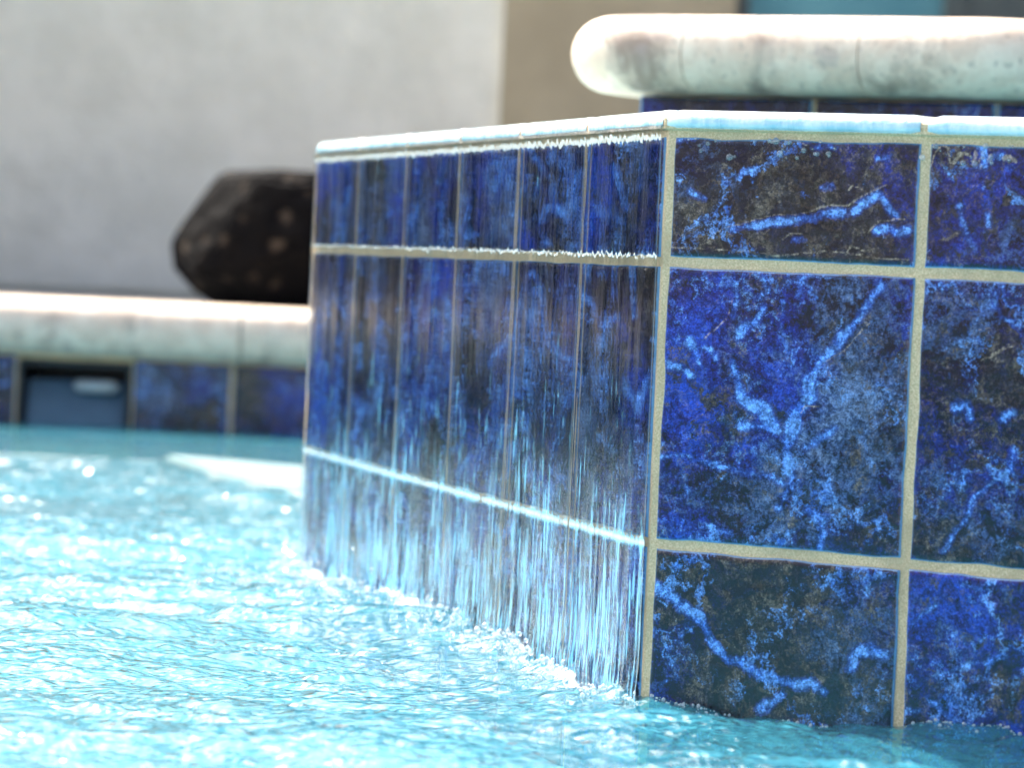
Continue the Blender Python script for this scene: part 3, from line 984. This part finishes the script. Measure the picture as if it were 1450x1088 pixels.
# ------------------------------------------------------------------ bull-nosed coping
def sweep_stone(path, depth, nose, z0, z1, m, name, parent, seg=9):
    """path: list of (inner point, outward unit vector); a full bull-nose on the outer side"""
    r = (z1 - z0) / 2
    pr = [(0.0, z0), (depth + nose - r, z0)]
    for a in np.linspace(-math.pi / 2, math.pi / 2, seg)[1:-1]:
        pr.append((depth + nose - r + r * math.cos(a), (z0 + z1) / 2 + r * math.sin(a)))
    pr += [(depth + nose - r, z1), (0.0, z1)]
    n = len(pr)
    c = np.mean([p for p, o in path], axis=0)
    V = []
    for p, o in path:
        for dd, z in pr:
            V.append((p[0] + o[0] * dd - c[0], p[1] + o[1] * dd - c[1], z - z0))
    F = []
    for i in range(len(path) - 1):
        for j in range(n):
            a, b = i * n + j, i * n + (j + 1) % n
            F.append((a, b, b + n, a + n))
    k = len(V); e0, e1 = V[:n], V[-n:]
    me = mesh(name, V, F, m)
    bm = bmesh.new(); bm.from_mesh(me)
    bmesh.ops.remove_doubles(bm, verts=bm.verts[:], dist=1e-6)
    for e_, flip in ((e0, True), (e1, False)):
        f = bm.faces.new([bm.verts.new(p) for p in (e_[::-1] if flip else e_)])
    for f in bm.faces: f.smooth = len(f.verts) <= 4
    bmesh.ops.recalc_face_normals(bm, faces=bm.faces[:])
    bm.to_mesh(me); bm.free()
    return link(name, me, parent, (c[0], c[1], z0))


# ---- far pool wall
pw = empty('pool_wall', (-0.9, WALL_Y, 0))
tag(pw, 'far pool wall of dark blue waterline tiles under a pale rounded stone coping', 'pool wall')
SK0, SK1 = -0.660, -0.507
CX0, CX1 = -4.6, 2.6
vs, fs = [], []
for (x0, x1, z0, z1) in ((PX0 - .25, SK0, FLOOR_Z, .093), (SK1, PX1 + .25, FLOOR_Z, .093), (SK0, SK1, FLOOR_Z, -.03), (SK0, SK1, .0865, .093)):
    b = len(vs)
    for y in (WALL_Y + .004, WALL_Y + .25):
        vs += [(x0 + .9, y - WALL_Y, z0), (x1 + .9, y - WALL_Y, z0), (x1 + .9, y - WALL_Y, z1), (x0 + .9, y - WALL_Y, z1)]
    fs += [tuple(b + i for i in t) for t in ((0, 1, 2, 3), (5, 4, 7, 6), (1, 5, 6, 2), (4, 0, 3, 7), (3, 2, 6, 7))]
link('grout_bed', mesh('grout_bed', vs, fs, M['grout']), pw, (-0.9, WALL_Y, 0))
PT = 0.1335
pm = [tile_mesh(PT - .006, .098, 24, random_strokes(g_, PT, .1), random_tones(g_, PT, .1)) for g_ in (np.random.default_rng(900 + i) for i in range(5))]
pmlow = [tile_mesh(PT - .006, .140, 3, [], [])]
i = 0
for side, start in ((1, SK1), (-1, SK0)):
    xx = start
    while CX0 < xx < CX1:
        xm = xx + side * PT / 2
        link('tile', pm[i % 5], pw, (xm, WALL_Y, .0405), 0.0)
        if -1.4 < xm < .4:
            link('tile', pmlow[0], pw, (xm, WALL_Y, -.084), 0.0)
        xx += side * PT; i += 1
# coping stones
ST = 0.34
xx = -0.362 - 13 * ST
rs = np.random.default_rng(40)
while xx < CX1:
    x0, x1 = xx + .0015, xx + ST - .0015
    pth = [((x0 + (x1 - x0) * t, WALL_Y + .30), (0, -1)) for t in (0, .01, .5, .99, 1)]
    sweep_stone(pth, .30, .048, .0930, .1650 + rs.normal(0, .0004), M['stone'], 'coping_stone', pw, 11)
    xx += ST
# skimmer mouth
sk = link('skimmer', None, pw, (-0.5835, WALL_Y, 0))
for nm, lo, hi, mm in (('throat', (SK0 + .002, WALL_Y + .16, -.03), (SK1 - .002, WALL_Y + .17, .084), M['dark']),
                       ('throat_side', (SK0 + .001, WALL_Y + .002, -.028), (SK0 + .006, WALL_Y + .158, .084), M['dark']),
                       ('throat_side', (SK1 - .006, WALL_Y + .002, -.028), (SK1 - .001, WALL_Y + .158, .084), M['dark']),
                       ('throat_top', (SK0 + .008, WALL_Y + .001, .0785), (SK1 - .008, WALL_Y + .158, .0845), M['dark'])):
    box(nm, lo, hi, mm, sk)
bm = bmesh.new(); bmesh.ops.create_cube(bm, size=1)
for v in bm.verts:
    v.co = Vector((v.co.x * (SK1 - SK0 - .020), v.co.y * .010 + (v.co.z + .5) * .03, (v.co.z + .5) * .080))
bmesh.ops.bevel(bm, geom=bm.edges[:], offset=.003, segments=2, affect='EDGES')
me = bpy.data.meshes.new('weir_flap'); bm.to_mesh(me); bm.free(); me.materials.append(M['weir'])
link('weir_flap', me, sk, ((SK0 + SK1) / 2, WALL_Y + .016, -.022))
bm = bmesh.new(); bmesh.ops.create_cone(bm, cap_ends=True, segments=20, radius1=.0085, radius2=.0085, depth=.060, matrix=Matrix.Rotation(math.pi / 2, 4, 'Y'))
bmesh.ops.bevel(bm, geom=[e for e in bm.edges if len(e.link_faces) == 2 and max(len(f.verts) for f in e.link_faces) > 4], offset=.004, segments=3, affect='EDGES')
for f in bm.faces: f.smooth = True
me = bpy.data.meshes.new('float_bar'); bm.to_mesh(me); bm.free(); me.materials.append(M['white'])
link('float_bar', me, sk, (-0.556, WALL_Y + .020, .052))

# ---- the rest of the pool rim, out of the picture but mirrored in the wet tiles
for nm, lo, hi in (('left', (PX0 - .29, PY0 - .29, -1.28), (PX0, WALL_Y - .002, .150)), ('right', (PX1, PY0 - .29, -1.28), (PX1 + .29, WALL_Y - .002, .150)),
                   ('near', (PX0 + .002, PY0 - .29, -1.28), (PX1 - .002, PY0, .150))):
    tag(box('pool_edge', lo, hi, M['stone'], None, .02), kind='structure')

# ------------------------------------------------------------------ raised pier of the spa with its cap
A = np.array([0.0966, 3.40]); d1 = face_dir(1)
B = A + d1 * 0.3276
D2 = B + face_dir(2) * 0.42
dl = face_dir(7)                       # left flank runs back and right
Z0_, Z1_ = 0.3885, 0.4525
pier = empty('raised_pier', (*((A + B) / 2), -0.28))
tag(pier, 'raised dark blue tiled pier behind the spa rim under a thick rounded travertine cap', 'pier')
bl = A + np.array([-dl[0], -dl[1]]) * 0.36 if False else A + np.array([0.505, 0.863]) * 0.36
plan = [A, B, D2, np.array([D2[0] - .1, bl[1] + .1]), bl]
c = (A + B) / 2
cen = sum(plan) / len(plan)
pl2 = [p + (cen - p) / np.linalg.norm(cen - p) * .004 for p in plan]
vs = [(p[0] - c[0], p[1] - c[1], 0) for p in pl2] + [(p[0] - c[0], p[1] - c[1], Z0_ + .28 - .001) for p in pl2]
n = len(plan)
fs = [(i, (i + 1) % n, (i + 1) % n + n, i + n) for i in range(n)] + [tuple(range(n, 2 * n))]
link('grout_bed', mesh('grout_bed', vs, fs, M['grout']), pier, (*c, -0.28))


def pier_tiles(P, Q, w, seed):
    L = np.linalg.norm(Q - P); d = (Q - P) / L; ang = math.atan2(d[1], d[0])
    nrm = np.array([d[1], -d[0]]); k = max(1, round(L / w)); w = L / k
    for i in range(k):
        for z0, z1, sd in ((.230, .3885, 0),):
            gg = np.random.default_rng(seed + i)
            me = tile_mesh(w - .005, z1 - z0 - .004, 16, random_strokes(gg, w, .15), random_tones(gg, w, .15))
            p = P + d * (i + .5) * w + nrm * .001
            link('tile', me, pier, (p[0], p[1], (z0 + z1) / 2), ang)


pier_tiles(A, B, .1638, 700)
pier_tiles(B, D2, .14, 720)
pier_tiles(bl, A, .12, 740)
# cap: inner line inset by 0.1 inside the plan
IN = 0.03
nl = np.array([-0.863, 0.505]); n1_ = np.array([d1[1], -d1[0]]); d2 = face_dir(2); n2_ = np.array([d2[1], -d2[0]])


def isect(p, d, q, e):
    t = np.linalg.solve(np.array([[d[0], -e[0]], [d[1], -e[1]]]), q - p)
    return p + d * t[0]


iA = isect(A - n1_ * IN, d1, A - nl * IN, np.array([0.505, 0.863]))
iB = isect(A - n1_ * IN, d1, B - n2_ * IN, d2)
il = iA + np.array([0.505, 0.863]) * .26
i2 = iB + d2 * .34


def arc(a, b, t):
    th0, th1 = math.atan2(a[1], a[0]), math.atan2(b[1], b[0])
    dth = (th1 - th0 + math.pi) % (2 * math.pi) - math.pi
    return np.array([math.cos(th0 + dth * t), math.sin(th0 + dth * t)])


run = [(il + (iA - il) * t, nl) for t in (0, .5, 1)] + [(iA, arc(nl, n1_, t)) for t in np.linspace(0, 1, 9)[1:]]
L1 = np.linalg.norm(iB - iA)
j1, j2 = 0.045, 0.205                   # joints along the front
e = .0006
segs = [run + [(iA + d1 * t, n1_) for t in (j1 * .5, j1 - e)],
        [(iA + d1 * t, n1_) for t in (j1 + e, (j1 + j2) / 2, j2 - e)],
        [(iA + d1 * t, n1_) for t in (j2 + e, L1)] + [(iB, arc(n1_, n2_, t)) for t in np.linspace(0, 1, 7)[1:]] + [(iB + d2 * .05, n2_)],
        [(iB + d2 * t, n2_) for t in (.05 + 2 * e, .18, .34)]]
for s in segs:
    sweep_stone([(tuple(p), tuple(o)) for p, o in s], IN, .070, Z0_, Z1_, M['stone'], 'cap_stone', pier, 13)
# infill under the cap ring
tc = [iA, iB, i2, il]
c4 = sum(tc) / 4
V = [(*(p - c4), z) for z in (0, Z1_ - Z0_ - .002) for p in tc]
link('cap_infill', mesh('cap_infill', V, [(4, 5, 6, 7), (3, 2, 1, 0), (0, 1, 5, 4), (1, 2, 6, 5), (2, 3, 7, 6), (3, 0, 4, 7)], M['stone']), pier, (*c4, Z0_))

# ------------------------------------------------------------------ boulder on the deck
bm = bmesh.new()
bg_ = np.random.default_rng(3)
prof = [(-.165, .012, .45), (-.20, .05, 1), (-.205, .10, 1.0), (-.17, .155, 1), (-.150, .188, .9)]
for rr, z, sc_ in ((.140, .000, 1), (.172, .018, 1), (.198, .050, 1), (.200, .090, 1), (.176, .140, 1), (.148, .186, 1), (.135, .200, 1)):
    k = 11
    a0 = bg_.random()
    for i in range(k):
        a = a0 + 2 * math.pi * i / k + bg_.normal(0, .12)
        q_ = rr * (1 + bg_.normal(0, .035))
        bm.verts.new((q_ * math.cos(a), q_ * .85 * math.sin(a), z + bg_.normal(0, .003) * (z > .001)))
r_ = bmesh.ops.convex_hull(bm, input=bm.verts[:])
bmesh.ops.delete(bm, geom=[v for v in bm.verts if not v.link_faces], context='VERTS')
bmesh.ops.dissolve_limit(bm, angle_limit=R(9), verts=bm.verts[:], edges=bm.edges[:])
bmesh.ops.bevel(bm, geom=bm.edges[:], offset=.006, segments=2, affect='EDGES')
me = bpy.data.meshes.new('boulder'); bm.to_mesh(me); bm.free(); me.materials.append(M['boulder'])
tag(link('boulder', me, None, (-0.305, 5.90, DECK_Z), .3), 'dark faceted boulder with pale brown flecks on the deck beside the grey wall', 'boulder')

# ------------------------------------------------------------------ house
XC = -0.041
gw = empty('garden_wall', (-3.7, 6.6, DECK_Z))
tag(gw, 'pale grey stucco wall with a square end standing behind the boulder', 'wall')
box('wall_body', (-7.5, 6.5, DECK_Z + .001), (XC, 6.70, 1.12), M['stucco'], gw, .012)
box('wall_cap', (-7.52, 6.47, 1.121), (XC + .02, 6.73, 1.165), M['stone'], gw, .012)
house = empty('house', (2.5, 8.5, DECK_Z))
tag(house, 'tan stucco house wall with a teal window set back behind the grey wall', 'house')
WT = 2.9
# unseen low greenery added before the wall for dark reflections in the wet tiles
lv = np.random.default_rng(70)
nl = 17000
ctr = lv.random((nl, 3)) * np.array([4.6, .50, .78]) + np.array([-2.3, -.25, .03])
face = lv.integers(0, 3, nl)
ctr[:, 1] = np.where(face == 0, -.25, ctr[:, 1]); ctr[:, 2] = np.where(face == 1, .80, ctr[:, 2])
ctr += lv.normal(0, .028, (nl, 3))
aa = lv.normal(size=(nl, 3)); aa /= np.linalg.norm(aa, axis=1)[:, None]
bb = np.cross(aa, lv.normal(size=(nl, 3))); bb /= np.linalg.norm(bb, axis=1)[:, None]
LV = np.stack([ctr - aa * .046, ctr - bb * .023, ctr + aa * .048, ctr + bb * .023], 1).reshape(-1, 3)
hloc = (-3.75, 6.05, DECK_Z)
added_hedge = empty('added_hedge', hloc)
tag(added_hedge, 'unseen clipped dark greenery added before the grey wall for dark reflections in the wet tiles', 'added_hedge')
link('foliage', mesh('foliage', LV, np.arange(nl * 4).reshape(-1, 4), M['leaf']), added_hedge, hloc)
bm = bmesh.new()
bmesh.ops.create_cone(bm, segments=7, radius1=.022, radius2=.010, depth=.6)
stem_me = bpy.data.meshes.new('stem'); bm.to_mesh(stem_me); bm.free(); stem_me.materials.append(M['bark'])
for i in range(9):
    link('stem', stem_me, added_hedge, (hloc[0] - 2 + i * .5, hloc[1] + lv.normal(0, .03), DECK_Z + .302))

# tan wall with a real window opening
W0, W1, S0, S1 = .437, 1.62, .70, 1.95
for lo, hi in (((-3.0, 8.5, DECK_Z + .001), (W0, 8.72, WT)), ((W1, 8.5, DECK_Z + .001), (7.5, 8.72, WT)), ((W0 + .001, 8.5, DECK_Z + .001), (W1 - .001, 8.72, S0)), ((W0 + .001, 8.5, S1), (W1 - .001, 8.72, WT))):
    box('tan_wall', lo, hi, M['tan'], house)
win = link('window', None, house, ((W0 + W1) / 2, 8.56, S0))
t_ = .030
box('frame', (W0 + .002, 8.54, S0 + .002), (W0 + t_, 8.60, S1 - .002), M['frame'], win, .003)
box('frame', (W1 - t_, 8.54, S0 + .002), (W1 - .002, 8.60, S1 - .002), M['frame'], win, .003)
box('sill', (W0 + t_ + .001, 8.54, S0 + .002), (W1 - t_ - .001, 8.60, S0 + t_), M['frame'], win, .003)
box('head', (W0 + t_ + .001, 8.54, S1 - t_), (W1 - t_ - .001, 8.60, S1 - .002), M['frame'], win, .003)
box('mullion', (.884, 8.535, S0 + t_ + .001), (.925, 8.605, S1 - t_ - .001), M['frame'], win, .003)
box('pane', (W0 + t_ + .001, 8.566, S0 + t_ + .001), (.883, 8.574, S1 - t_ - .001), M['glass'], win)
box('dark_pane', (.926, 8.556, S0 + t_ + .001), (W1 - t_ - .001, 8.584, S1 - t_ - .001), M['frame'], win)  # second pane, its dark reflection painted as an opaque dark colour
